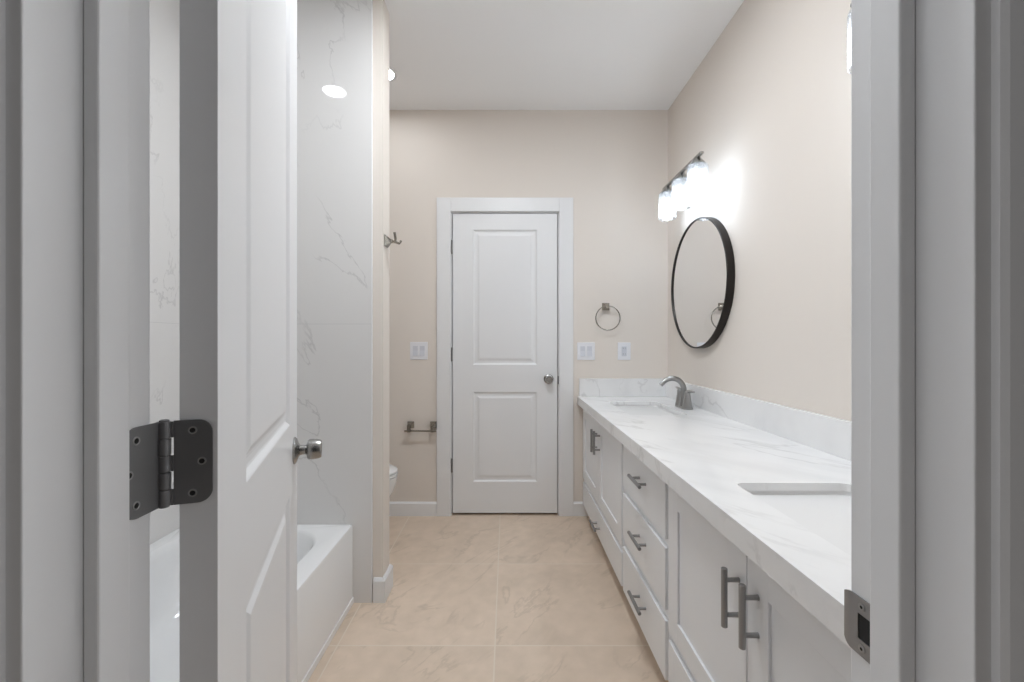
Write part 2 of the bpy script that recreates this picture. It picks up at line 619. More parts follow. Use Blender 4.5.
for sgn, xi in ((-1, XL - 0.012), (1, XR + 0.012)):
    b = new(); casing_leg(b, xi, sgn, 0.335, -1, zt + 0.012 + 0.089)
    obj('casing', b, M['white'], fr)
b = new(); box(b, XL - 0.012, XR + 0.012, 0.318, 0.335, zt + 0.012, zt + 0.101)
obj('casing', b, M['white'], fr)
b = new(); casing_leg(b, XR + 0.012, 1, 0.442, 1, zt + 0.012 + 0.089, 0.07)
obj('casing', b, M['white'], fr)

# strike plate on the right jamb
zs = 0.888
b = new()
def lip(s):
    return s
y_f = YJ1
prof = []
hz = 0.0285
th = 0.0016
t = bmesh.new()
# flat part with latch hole: built as strips, then the lip that curls past the jamb edge
def strike_box(y0, y1, z0, z1):
    box(b, XR - th, XR + 0.0002, y0, y1, z0, z1)
yh0, yh1, zh = 0.4180, 0.4372, 0.0125
strike_box(0.4100, yh0, zs - hz, zs + hz)
strike_box(yh1, 0.4470, zs - hz, zs + hz)
strike_box(yh0, yh1, zs + zh, zs + hz)
strike_box(yh0, yh1, zs - hz, zs - zh)
rings = []
for k in range(7):
    a = k / 6
    y = 0.4470 + 0.0105 * a
    x = XR - th + 0.0022 * a * a
    h = hz - 0.005 * a ** 1.5
    rings.append([Vector((x, y, zs - h)), Vector((x + th, y, zs - h)), Vector((x + th, y, zs + h)), Vector((x, y, zs + h))])
loft(b, rings)
sp = obj('strike_plate', b, M['strike'], fr, label='dark steel strike plate on the right jamb')
b = new(); box(b, XR - 0.0008, XR + 0.0004, yh0 - 0.0002, yh1 + 0.0002, zs - zh - 0.0002, zs + zh + 0.0002)
obj('latch_hole', b, M['dark'], sp, label='black latch opening')
for dz in (-0.0205, 0.0205):
    b = new()
    cs = Vector((XR - th - 0.0001, 0.4320, zs + dz))
    lathe(b, [(0.0038, 0), (0.0038, 0.0004), (0.0030, 0.0007), (0.0016, 0.0006), (0.0014, 0.0002), (0, 0.0002)], cs, (-1, 0, 0), 18)
    for f in b.faces:
        if all((v.co - cs).length < 0.0019 for v in f.verts):
            f.material_index = 1
    obj('screw', b, M['screw'], sp, smooth=True).data.materials.append(M['dark'])

# ------------------------------------------------------------------ panelled doors
DW, DT = 0.711, 0.035
PAN = [(0.208, 0.812), (0.994, 1.902)]      # panel bottoms and tops above the slab's foot
STL = 0.136
def door_slab(parent, oy, mname, dw=DW, dh=2.092, z0=0.012, ox=0.0, PAN=PAN):
    """slab with two moulded panels on both faces; slab front at local y=oy facing -y"""
    xs = [0, STL, dw - STL, dw]
    zs_ = [0, PAN[0][0], PAN[0][1], PAN[1][0], PAN[1][1], dh]
    b = new()
    t = bmesh.new()
    for y in (oy, oy + DT):
        vv = [[t.verts.new((ox + x, y, z0 + z)) for z in zs_] for x in xs]
        for i in range(3):
            for j in range(5):
                if i == 1 and j in (1, 3):
                    continue
                t.faces.new((vv[i][j], vv[i + 1][j], vv[i + 1][j + 1], vv[i][j + 1]))
    for x in (0, dw):
        t.faces.new([t.verts.new((ox + x, y, z0 + z)) for y, z in ((oy, 0), (oy + DT, 0), (oy + DT, dh), (oy, dh))])
    for z in (0, dh):
        t.faces.new([t.verts.new((ox + x, y, z0 + z)) for x, y in ((0, oy), (dw, oy), (dw, oy + DT), (0, oy + DT))])
    bmesh.ops.remove_doubles(t, verts=t.verts[:], dist=1e-5)
    bmesh.ops.recalc_face_normals(t, faces=t.faces[:])
    merge(b, t)
    sl = obj('slab', b, M[mname], parent, local=True)
    for (pz0, pz1) in PAN:
        b = new()
        for y, s in ((oy, 1), (oy + DT, -1)):
            rings = []
            for ins, dep in ((0, 0), (0.003, 0.0015), (0.010, 0.0075), (0.014, 0.0085), (0.024, 0.0085), (0.030, 0.0075), (0.041, 0.0030), (0.046, 0.0025)):
                rings.append([Vector((ox + x, y + s * dep, z0 + z)) for x, z in ((STL + ins, pz0 + ins), (dw - STL - ins, pz0 + ins), (dw - STL - ins, pz1 - ins), (STL + ins, pz1 - ins))])
            loft(b, rings, cap0=False, cap1=True)
        obj('panel', b, M[mname], sl, local=True)
    return sl

def door_knob(parent, x, y, z, s):
    """round knob: rose, neck, barrel; s=-1 faces -y"""
    b = new()
    lathe(b, [(0.033, 0), (0.033, 0.003), (0.030, 0.006), (0.018, 0.0105), (0.0125, 0.014), (0.0115, 0.020), (0.0115, 0.026),
              (0.014, 0.029), (0.022, 0.031), (0.0250, 0.035), (0.0255, 0.042), (0.0245, 0.053), (0.0225, 0.061), (0.0205, 0.0632),
              (0.0150, 0.0628), (0.0130, 0.0612), (0.0, 0.0608)], (x, y, z), (0, s, 0), 36)
    return obj('knob', b, M['nickel'], parent, smooth=True, local=True, angle=28, label='brushed nickel round knob')

# entry door, swung open into the room about its left hinge
TH = math.radians(109.2)
PINX, PINY = -0.3595, 0.4615
d1 = thing('door_1', (PINX, PINY, 0), 'white two panel entry door standing open on the left', 'door', kind='structure', rz=TH)
OX, OY = 0.003, -0.0475
sl = door_slab(d1, OY, 'door', ox=OX, PAN=[(0.208, 0.798), (0.962, 2.005)])
door_knob(d1, OX + DW - 0.062, OY, 0.898, -1)
door_knob(d1, OX + DW - 0.062, OY + DT, 0.898, 1)
# hinge: leaf on the door edge, leaf on the jamb, barrel
ZH, HH = 1.0412, 0.0445
inv_d1 = (Matrix.Translation((PINX, PINY, 0)) @ Matrix.Rotation(TH, 4, 'Z')).inverted()
segz = [ZH + HH - 2 * HH * k / 5 for k in range(6)]
b = new()
for k in range(5):
    lathe(b, [(0.0056, segz[k + 1] + 0.0004), (0.0061, segz[k + 1] + 0.0009), (0.0061, segz[k] - 0.0009), (0.0056, segz[k] - 0.0004)], (0, 0, 0), (0, 0, 1), 24)
lathe(b, [(0.0045, segz[5] - 0.001), (0.0045, segz[0] + 0.0012), (0.003, segz[0] + 0.002), (0, segz[0] + 0.002)], (0, 0, 0), (0, 0, 1), 20)
hg = obj('hinge', b, M['hinge'], d1, smooth=True, local=True, label='dark pewter butt hinge with rounded leaves')
def leaf_outline(w0, w1, hh, r):
    pts = [(w0, -hh)]
    for k in range(9):
        a = -PI / 2 + PI / 2 * k / 8
        pts.append((w1 - r + r * math.cos(a), -hh + r + r * math.sin(a)))
    for k in range(9):
        a = PI / 2 * k / 8
        pts.append((w1 - r + r * math.cos(a), hh - r + r * math.sin(a)))
    pts.append((w0, hh))
    return pts
# door leaf lies on the hinge edge (plane x = OX, facing -x), width runs to -y
b = new()
prism(b, [(-u, ZH + v) for u, v in leaf_outline(0.0080, 0.0432, HH, 0.0135)], 'yz', OX - 0.0022, OX - 0.0001)
for k in (0, 2, 4):
    box(b, OX - 0.0040, OX - 0.0012, -0.0083, -0.003, segz[k + 1] + 0.0006, segz[k] - 0.0006)
lf = obj('leaf', b, M['hinge'], hg, local=True)
scr = [(0.0250, 0.0335), (0.0335, 0.0), (0.0250, -0.0335)]
def screw_local(b, c, ax):
    lathe(b, [(0.0043, 0), (0.0043, 0.0006), (0.0036, 0.0009), (0.0027, 0.0006), (0.0023, 0.0002), (0, 0.0001)], c, ax, 20)
    cc = Vector(c)
    for f in b.faces:
        if all((v.co - cc).length < 0.0029 for v in f.verts):
            f.material_index = 1
for u, v in scr:
    b = new(); screw_local(b, (OX - 0.0022, -u, ZH + v), (-1, 0, 0))
    obj('screw', b, M['screw'], hg, smooth=True, local=True).data.materials.append(M['dark'])
# jamb leaf (world), lies on the left jamb, facing +x
b = new()
prism(b, [(PINY - u, ZH + v) for u, v in leaf_outline(0.0055, 0.046, HH, 0.014)], 'yz', XL + 0.0001, XL + 0.0022)
for k in (1, 3):
    prism(b, [(XL + 0.0004, PINY - 0.0075), (XL + 0.0024, PINY - 0.0075), (PINX - 0.003, PINY - 0.0045), (PINX - 0.006, PINY - 0.0005)], 'xy', segz[k + 1] + 0.0006, segz[k] - 0.0006)
prism(b, [(XL + 0.0002, PINY - 0.008), (XL + 0.0022, PINY - 0.008), (PINX - 0.005, PINY - 0.003), (PINX - 0.007, PINY + 0.0005)], 'xy', ZH - HH, ZH + HH)
bmesh.ops.transform(b, matrix=inv_d1, verts=b.verts[:])
obj('leaf', b, M['hinge'], hg, local=True)
for u, v in [(0.0375, 0.0315), (0.0455, 0.0), (0.0375, -0.0315)]:
    b = new(); screw_local(b, (XL + 0.0022, PINY - u + 0.004, ZH + v), (1, 0, 0))
    bmesh.ops.transform(b, matrix=inv_d1, verts=b.verts[:])
    obj('screw', b, M['screw'], hg, smooth=True, local=True).data.materials.append(M['dark'])

# back door, closed, hinged on its left
bx = -0.3645
d2 = thing('door_2', (bx, YB, 0), 'closed white two panel door in the back wall', 'door', kind='structure')
door_slab(d2, 0.001, 'door', dw=0.702, dh=2.009, z0=0.016)
door_knob(d2, 0.702 - 0.058, 0.001, 0.915, -1)
for z in (0.335, 1.08, 1.80):
    b = new()
    for k in range(3):
        lathe(b, [(0.0062, z - 0.0445 + 0.0297 * k + 0.0003), (0.0062, z - 0.0445 + 0.0297 * (k + 1) - 0.0006)], (-0.005, -0.004, 0), (0, 0, 1), 16)
    lathe(b, [(0.004, z - 0.047), (0.004, z + 0.047)], (-0.005, -0.004, 0), (0, 0, 1), 12)
    obj('hinge', b, M['pull'], d2, smooth=True, local=True, label='pewter hinge knuckle')
b = new(); box(b, 0.702 + 0.003, 0.702 + 0.0095, -0.0025, 0.003, 0.880, 0.935, 0.001)
obj('strike_lip', b, M['hinge'], d2, local=True)
# its frame
t2 = thing('trim_2', (DX0, YB, 0), 'white flat casing around the closed back door', 'door frame', kind='structure')
b = new(); box(b, DX0 - 0.018, DX0, YB, 3.05, 0, DZ + 0.018); obj('jamb', b, M['white'], t2)
b = new(); box(b, DX1, DX1 + 0.018, YB, 3.05, 0, DZ + 0.018); obj('jamb', b, M['white'], t2)
b = new(); box(b, DX0, DX1, YB, 3.05, DZ, DZ + 0.018); obj('head_jamb', b, M['white'], t2)
b = new(); box(b, DX0, DX0 + 0.011, YB + 0.040, 3.05, 0, DZ); box(b, DX1 - 0.011, DX1, YB + 0.040, 3.05, 0, DZ)
obj('door_stop', b, M['white'], t2)
zc2 = 2.128
b = new(); box(b, -0.470, DX0 - 0.006, YB - 0.018, YB, 0, zc2, 0.0025); obj('casing', b, M['white'], t2)
b = new(); box(b, DX1 + 0.006, 0.443, YB - 0.018, YB, 0, zc2, 0.0025); obj('casing', b, M['white'], t2)
b = new(); box(b, DX0 - 0.006, DX1 + 0.006, YB - 0.018, YB, DZ + 0.006, zc2, 0.0025); obj('casing', b, M['white'], t2)

# ------------------------------------------------------------------ tub
tub = thing('bathtub', (XTUB, 1.2, 0), 'white alcove bathtub with a flat apron behind the open entry door', 'bathtub')
tx0, tx1, ty0, ty1, tz = XA + 0.013, XTUB, 0.455, YT - 0.001, 0.352
b = new()
n = 10
RG = [rr(tx0, tx1, ty0, ty1, 0.004, 0.0, n), rr(tx0, tx1, ty0, ty1, 0.004, tz - 0.010, n), rr(tx0 + 0.0015, tx1 - 0.003, ty0 + 0.0015, ty1 - 0.0015, 0.006, tz - 0.003, n),
      rr(tx0 + 0.004, tx1 - 0.010, ty0 + 0.004, ty1 - 0.004, 0.008, tz, n)]
bx0, bx1, by0, by1 = tx0 + 0.055, tx1 - 0.080, ty0 + 0.075, ty1 - 0.050
for ins, z, rad in ((0.0, tz, 0.17), (0.005, tz - 0.002, 0.168), (0.013, tz - 0.010, 0.165), (0.020, tz - 0.030, 0.16), (0.035, tz - 0.12, 0.155), (0.055, tz - 0.22, 0.15), (0.075, 0.085, 0.14), (0.11, 0.066, 0.12), (0.16, 0.062, 0.09)):
    e = 2.2 if z < 0.3 else 1.0
    RG.append(rr(bx0 + ins, bx1 - ins, by0 + ins * e, by1 - ins * e, rad, z, n))
loft(b, RG, cap0=True, cap1=True)
obj('basin', b, M['tubw'], tub, smooth=True, angle=40)
b = new(); box(b, XTUB - 0.002, XTUB + 0.004, ty0, ty1, 0, 0.028, 0.0015)
obj('base_strip', b, M['tubw'], tub)
b = new(); lathe(b, [(0.035, 0), (0.035, 0.002), (0.028, 0.004), (0.0, 0.003)], (-1.07, 0.75, 0.062), (0, 0, 1), 28)
obj('drain', b, M['nickel'], tub, smooth=True)

# ------------------------------------------------------------------ toilet (faces +x, tank against the left wall)
TY = 2.520
toi = thing('toilet', (-1.06, TY, 0), 'white toilet peeking out behind the partition', 'toilet')
def egg(xb, xf, hw, z, n=40, p=2.3):
    """egg outline from back xb to front xf, half width hw"""
    xm = xb + (xf - xb) * 0.45
    out = []
    for k in range(n):
        a = 2 * PI * k / n
        c, s = math.cos(a), math.sin(a)
        rx = (xf - xm) if c > 0 else (xm - xb)
        cc = math.copysign(abs(c) ** (2 / p), c)
        ss = math.copysign(abs(s) ** (2 / p), s)
        out.append(Vector((xm + rx * (cc if c < 0 else c), TY + hw * (ss if c < 0 else s), z)))
    return out
XF = -0.628
b = new()
loft(b, [egg(-1.20, -0.86, 0.115, 0.0), egg(-1.20, -0.87, 0.112, 0.02), egg(-1.20, -0.86, 0.108, 0.10), egg(-1.20, -0.77, 0.125, 0.18), egg(-1.21, XF - 0.055, 0.155, 0.255),
         egg(-1.22, XF - 0.020, 0.174, 0.315), egg(-1.22, XF - 0.004, 0.182, 0.365), egg(-1.22, XF - 0.003, 0.183, 0.392), egg(-1.22, XF - 0.012, 0.176, 0.398),
         egg(-1.12, XF - 0.05, 0.135, 0.396), egg(-1.10, XF - 0.07, 0.115, 0.34), egg(-1.02, XF - 0.14, 0.07, 0.25)])
obj('bowl', b, M['porcelain'], toi, smooth=True, angle=50)
b = new()
loft(b, [egg(-1.17, XF - 0.008, 0.178, 0.400), egg(-1.175, XF, 0.186, 0.404), egg(-1.175, XF, 0.186, 0.412), egg(-1.17, XF - 0.008, 0.178, 0.416)])
obj('seat', b, M['porcelain'], toi, smooth=True, angle=50)
b = new()
loft(b, [egg(-1.17, XF - 0.008, 0.178, 0.419), egg(-1.175, XF - 0.001, 0.185, 0.422), egg(-1.175, XF - 0.002, 0.184, 0.429), egg(-1.16, XF - 0.02, 0.165, 0.439), egg(-1.12, XF - 0.08, 0.11, 0.443)])
obj('lid', b, M['porcelain'], toi, smooth=True, angle=50)
b = new()
loft(b, [rr(-1.428, -1.225, TY - 0.20, TY + 0.20, 0.03, 0.377), rr(-1.430, -1.215, TY - 0.215, TY + 0.215, 0.03, 0.48), rr(-1.430, -1.210, TY - 0.22, TY + 0.22, 0.03, 0.76)])
obj('tank', b, M['porcelain'], toi, smooth=True, angle=50)
b = new()
loft(b, [rr(-1.433, -1.202, TY - 0.228, TY + 0.228, 0.03, 0.761), rr(-1.433, -1.200, TY - 0.230, TY + 0.230, 0.03, 0.785), rr(-1.43, -1.210, TY - 0.222, TY + 0.222, 0.03, 0.795)])
obj('tank_lid', b, M['porcelain'], toi, smooth=True, angle=50)
b = new(); tube(b, [(-1.205, TY - 0.16, 0.70), (-1.195, TY - 0.16, 0.70), (-1.190, TY - 0.15, 0.698), (-1.188, TY - 0.09, 0.69)], [0.009, 0.009, 0.007, 0.006])
obj('flush_lever', b, M['nickel'], toi, smooth=True)

# ------------------------------------------------------------------ vanity cabinets
XF0, XD, XB = 0.517, 0.505, 1.078       # box front, door face, back
ZF0, ZF1, TK = 0.086, 0.732, 0.095
def carcass(name, y0, y1, label):
    c = thing(name, (0.80, (y0 + y1) / 2, 0), label, 'cabinet')
    b = new()
    box(b, XF0, XF0 + 0.02, y0, y1, TK - 0.012, 0.747)
    box(b, XF0 + 0.02, XB, y0, y0 + 0.016, TK, 0.747); box(b, XF0 + 0.02, XB, y1 - 0.016, y1, TK, 0.747)
    box(b, XF0 + 0.02, XB, y0 + 0.016, y1 - 0.016, TK - 0.012, TK + 0.006)
    box(b, 0.600, 0.616, y0, y1, 0, TK - 0.012)
    obj('body', b, M['cabinet'], c)
    return c
def shaker_door(c, y0, y1, z0, z1, rail=0.068, stile=0.074):
    b = new()
    t = bmesh.new()
    ey = [y0, y0 + stile, y1 - stile, y1]
    ez = [z0, z0 + rail, z1 - rail, z1]
    box(b, XD, XF0, ey[0], ey[1], z0, z1, 0.0012); box(b, XD, XF0, ey[2], ey[3], z0, z1, 0.0012)
    box(b, XD, XF0, ey[1] - 0.0012, ey[2] + 0.0012, ez[0], ez[1], 0.0012); box(b, XD, XF0, ey[1] - 0.0012, ey[2] + 0.0012, ez[2], ez[3], 0.0012)
    d = obj('door', b, M['cabinet'], c)
    b = new(); box(b, XD + 0.0065, XF0 - 0.0005, ey[1] - 0.001, ey[2] + 0.001, ez[1] - 0.001, ez[2] + 0.001)
    obj('panel', b, M['cabinet'], d)
    return d
def bar_pull(parent, y, z, L, vertical):
    b = new()
    xb, rr_, pc = XD - 0.032, 0.0066, 0.038
    ax = (0, 0, 1) if vertical else (0, 1, 0)
    o = Vector((xb, y, z)) - Vector(ax) * (L / 2)
    lathe(b, [(rr_ - 0.0008, 0), (rr_, 0.0008), (rr_, L - 0.0008), (rr_ - 0.0008, L)], o, ax, 18)
    for s in (-1, 1):
        p = Vector((XD, y, z)) + Vector(ax) * (pc * s)
        lathe(b, [(0.0058, 0.0), (0.0052, 0.003), (0.0048, 0.030)], p, (-1, 0, 0), 14)
    return obj('handle', b, M['pull'], parent, smooth=True, label='satin nickel bar pull')
def drawer_front(c, y0, y1, z0, z1, slab=True):
    b = new(); box(b, XD, XF0, y0, y1, z0, z1, 0.0014)
    return obj('drawer', b, M['cabinet'], c)

far = carcass('sink_cabinet', 1.930, 2.951, 'white shaker sink cabinet against the back wall')
mid = carcass('drawer_cabinet', 1.390, 1.928, 'white three drawer cabinet between the two sink cabinets')
near = carcass('sink_cabinet', 0.462, 1.388, 'white shaker sink cabinet nearest the entry doorway')
for c, y0, ym, y1 in ((far, 1.944, 2.436, 2.926), (near, 0.476, 0.927, 1.378)):
    d = shaker_door(c, y0, ym - 0.0018, 0.262, ZF1); bar_pull(d, ym - 0.042, 0.616, 0.128, True)
    d = shaker_door(c, ym + 0.0018, y1, 0.262, ZF1); bar_pull(d, ym + 0.031, 0.612, 0.128, True)
    d = drawer_front(c, y0, y1, ZF0, 0.235); bar_pull(d, (y0 + y1) / 2, 0.148, 0.140, False)
for z0, z1, zp in ((0.537, ZF1, 0.648), (0.312, 0.509, 0.427), (ZF0, 0.276, 0.196)):
    d = drawer_front(mid, 1.405, 1.916, z0, z1); bar_pull(d, 1.640, zp, 0.140, False)

# ------------------------------------------------------------------ worktop
SK = [(0.615, 0.910, 2.195, 2.685), (0.592, 0.887, 0.655, 1.146)]    # sink cut-outs
ct = thing('countertop', (0.78, 1.7, 0.748), 'white quartz worktop with soft grey veins on the vanity', 'countertop')
b = new()
outer = [(0.471, 0.449), (XW - 0.001, 0.449), (XW - 0.001, YB - 0.001), (0.471, YB - 0.001)]
loops = [outer] + [[(p.x, p.y) for p in rr(x0, x1, y0, y1, 0.022, 0, 6)] for x0, x1, y0, y1 in SK]
plate_with_holes(b, loops, 0.780, ZC)
box(b, 0.471, 0.500, 0.449, YB - 0.001, 0.748, 0.780)
obj('slab', b, M['quartz'], ct)
b = new(); box(b, XW - 0.021, XW - 0.001, 0.449, YB - 0.001, ZC + 0.0002, ZC + 0.119, 0.0015)
obj('backsplash', b, M['quartz'], ct)
b = new(); box(b, 0.482, XW - 0.0215, YB - 0.021, YB - 0.001, ZC + 0.0002, ZC + 0.119, 0.0015)
obj('side_splash', b, M['quartz'], ct)

def sink(x0, x1, y0, y1, label):
    s = thing('undermount_sink', ((x0 + x1) / 2, (y0 + y1) / 2, 0.64), label, 'sink', 'rectangular sinks in the worktop')
    b = new()
    o = 0.006
    R = []
    zt_ = 0.7795
    R.append(rr(x0 - 0.022, x1 + 0.022, y0 - 0.022, y1 + 0.022, 0.04, zt_ - 0.010))
    R.append(rr(x0 - 0.022, x1 + 0.022, y0 - 0.022, y1 + 0.022, 0.04, zt_))
    R.append(rr(x0 - o, x1 + o, y0 - o, y1 + o, 0.030, zt_))
    R.append(rr(x0 - o + 0.002, x1 + o - 0.002, y0 - o + 0.002, y1 + o - 0.002, 0.032, zt_ - 0.004))
    R.append(rr(x0 + 0.004, x1 - 0.004, y0 + 0.006, y1 - 0.006, 0.035, zt_ - 0.070))
    R.append(rr(x0 + 0.012, x1 - 0.012, y0 + 0.018, y1 - 0.018, 0.040, zt_ - 0.115))
    R.append(rr(x0 + 0.028, x1 - 0.028, y0 + 0.040, y1 - 0.040, 0.042, zt_ - 0.131))
    R.append(rr(x0 + 0.06, x1 - 0.06, y0 + 0.09, y1 - 0.09, 0.045, zt_ - 0.136))
    R.append(rr(x0 + 0.06, x1 - 0.06, y0 + 0.09, y1 - 0.09, 0.045, zt_ - 0.150))
    R.append(rr(x0 + 0.010, x1 - 0.010, y0 + 0.020, y1 - 0.020, 0.040, zt_ - 0.142))
    R.append(rr(x0 - 0.010, x1 + 0.010, y0 - 0.012, y1 + 0.012, 0.040, zt_ - 0.05))
    loft(b, R, closed=False)
    obj('basin', b, M['porcelain'], s, smooth=True, angle=45)
    b = new(); lathe(b, [(0.022, 0), (0.022, 0.0015), (0.017, 0.003), (0.014, 0.0015), (0, 0.0025)], ((x0 + x1) / 2 + 0.02, (y0 + y1) / 2, zt_ - 0.1358), (0, 0, 1), 24)
    obj('drain', b, M['nickel'], s, smooth=True)
    return s
sink(*SK[0], 'white rectangular undermount sink near the back wall, under the faucet')
sink(*SK[1], 'white rectangular undermount sink nearest the entry doorway')

# faucet at the far sink
fx, fy = 0.978, 2.437
fa = thing('faucet', (fx, fy, ZC), 'brushed nickel two handle faucet with arched spout behind the far sink', 'faucet')
b = new()
loft(b, [rr(fx - 0.028, fx + 0.028, fy - 0.078, fy + 0.078, 0.027, ZC + 0.0005), rr(fx - 0.028, fx + 0.028, fy - 0.078, fy + 0.078, 0.027, ZC + 0.006), rr(fx - 0.025, fx + 0.025, fy - 0.075, fy + 0.075, 0.0245, ZC + 0.010)])
obj('base_plate', b, M['faucet'], fa, smooth=True)
b = new()
pts, rad = [], []
for k in range(6):
    a = k / 5
    pts.append((fx + 0.004 - 0.002 * a, fy, ZC + 0.009 + 0.085 * a)); rad.append(0.028 - 0.0120 * a ** 0.7)
ax_, az_, R_ = fx - 0.064, ZC + 0.098, 0.066
for k in range(1, 13):
    a = PI * 0.80 * k / 12
    pts.append((ax_ + R_ * math.cos(a), fy, az_ + R_ * 0.98 * math.sin(a))); rad.append(0.0155 - 0.0026 * k / 12)
d = (Vector(pts[-1]) - Vector(pts[-2])).normalized()
pts.append(tuple(Vector(pts[-1]) + d * 0.014)); rad.append(0.0125)
tube(b, pts, rad, 18)
obj('spout', b, M['faucet'], fa, smooth=True)
for s in (-1, 1):
    b = new()
    lathe(b, [(0.0265, 0.009), (0.0262, 0.013), (0.022, 0.035), (0.0175, 0.065), (0.0150, 0.082), (0.0158, 0.085), (0.0158, 0.092), (0.012, 0.097), (0, 0.098)], (fx, fy + s * 0.052, ZC), (0, 0, 1), 28)
    h = obj('handle', b, M['faucet'], fa, smooth=True)
    b = new()
    t = bmesh.new()
    tube(t, [(fx, fy + s * 0.050, ZC + 0.095), (fx + 0.002, fy + s * 0.072, ZC + 0.0985), (fx + 0.004, fy + s * 0.096, ZC + 0.1005), (fx + 0.006, fy + s * 0.122, ZC + 0.1015)], [0.0095, 0.0085, 0.0075, 0.0055], 14)
    merge(b, t)
    obj('lever', b, M['faucet'], h, smooth=True)

# ------------------------------------------------------------------ round mirror
MY, MZ, MR = 2.437, 1.486, 0.357
mi = thing('round_mirror', (XW, MY, MZ), 'round wall mirror with a thin black frame on the right wall', 'mirror')
b = new()
lathe(b, [(MR, 0.001), (MR, 0.038), (MR - 0.001, 0.039), (MR - 0.007, 0.039), (MR - 0.008, 0.038), (MR - 0.008, 0.001)], (XW, MY, MZ), (-1, 0, 0), 128, closed=True)
obj('frame', b, M['frame'], mi, smooth=True, label='black metal ring frame')
b = new()
lathe(b, [(MR - 0.008, 0.002), (MR - 0.008, 0.034), (0, 0.034)], (XW, MY, MZ), (-1, 0, 0), 128)
for v in b.verts:
    v.co.x += (v.co.y - MY) * 0.008          # hangs half a degree out of true
obj('glass', b, M['mirror'], mi, smooth=True, angle=20, label='silvered mirror glass')

# ------------------------------------------------------------------ vanity lights
def vanity_light(y, label):
    xs_, zb = 0.938, 2.079
    v = thing('vanity_light', (XW, y, 2.10), label, 'wall light', 'three shade vanity lights above the mirrors')
    b = new(); box(b, XW - 0.016, XW - 0.0005, y + 0.02, y + 0.08, 2.00, 2.095, 0.003)
    obj('back_plate', b, M['nickel'], v)
    b = new()
    tube(b, [(XW - 0.012, y + 0.05, 2.05), (1.0, y + 0.045, 2.058), (0.965, y + 0.02, 2.072), (xs_ + 0.004, y, zb + 0.004)], 0.007, 14)
    obj('arm', b, M['nickel'], v, smooth=True)
    b = new(); box(b, xs_ - 0.009, xs_ + 0.009, y - 0.254, y + 0.262, zb - 0.007, zb + 0.004, 0.002)
    obj('bar', b, M['nickel'], v)
    for k in (-1, 0, 1):
        yy = y + 0.204 * k
        b = new()
        lathe(b, [(0.012, zb - 0.006), (0.017, zb - 0.014), (0.024, zb - 0.022), (0.033, zb - 0.032), (0.034, zb - 0.040), (0.029, zb - 0.041), (0.0165, zb - 0.042), (0.0165, zb - 0.095), (0.013, zb - 0.108), (0.0, zb - 0.108)], (xs_, yy, 0), (0, 0, 1), 28)
        so = obj('socket', b, M['nickel'], v, smooth=True)
        zt_, zb_ = zb - 0.041, 1.884
        b = new()
        lathe(b, [(0.020, zt_), (0.037, zt_ - 0.0005), (0.0445, zt_ - 0.004), (0.0485, zt_ - 0.013), (0.0485, zb_ + 0.001), (0.0475, zb_), (0.045, zb_ + 0.001), (0.045, zt_ - 0.014), (0.0415, zt_ - 0.007), (0.036, zt_ - 0.0045), (0.020, zt_ - 0.004)], (xs_, yy, 0), (0, 0, 1), 40, closed=True)
        obj('shade', b, M['glass'], v, smooth=True, label='lit crackled glass cylinder shade')
        b = new()
        zc_ = 1.926
        prof = []
        for q in range(9):
            a = math.radians(5 + 175 * q / 8)
            prof.append((max(0.0, 0.027 * math.sin(a)) if q < 8 else 0.0, zc_ + 0.032 * math.cos(a)))
        lathe(b, prof, (xs_, yy, 0), (0, 0, 1), 24)
        obj('bulb', b, M['bulb'], so, smooth=True, label='lit bulb')
    return v
vl = vanity_light(2.369, 'lit three shade nickel vanity light above the round mirror')
dup(vl, (XW, 0.930, 2.10), 'lit vanity light beside the entry doorway, only a sliver showing by the right jamb')

# ------------------------------------------------------------------ recessed ceiling lights
def can_light(x, y, label):
    r = thing('recessed_light', (x, y, H), label, 'ceiling light', 'recessed ceiling lights')
    b = new(); lathe(b, [(0.066, -0.0005), (0.066, -0.005), (0.071, -0.007), (0.086, -0.006), (0.092, -0.001), (0.092, -0.0003)], (x, y, H), (0, 0, 1), 48, closed=True)
    obj('trim_ring', b, M['white'], r, smooth=True)
    b = new(); lathe(b, [(0.0655, -0.0005), (0.0655, -0.003), (0.055, -0.004), (0, -0.004)], (x, y, H), (0, 0, 1), 48)
    obj('lens', b, M['can'], r, smooth=True, label='glowing round lens')
    return r
can_light(-0.722, 2.545, 'lit recessed ceiling light half hidden behind the partition')
can_light(-1.070, 1.205, 'lit recessed ceiling light over the tub, mirrored in the shower tile')

# added fill light out of view, evens out the light in the room
fl = thing('added_fill_light', (0.0, 1.5, H), 'added round fill light on the ceiling, out of view over the middle of the floor', 'ceiling light')
b = new(); lathe(b, [(0.165, -0.0005), (0.178, -0.0005), (0.178, -0.022), (0.172, -0.026), (0.165, -0.024)], (0.0, 1.5, H), (0, 0, 1), 56, closed=True)
obj('rim', b, M['white'], fl, smooth=True)
b = new(); lathe(b, [(0.1645, -0.002), (0.1645, -0.022), (0.14, -0.028), (0, -0.032)], (0.0, 1.5, H), (0, 0, 1), 56)
obj('diffuser', b, M['disc'], fl, smooth=True)

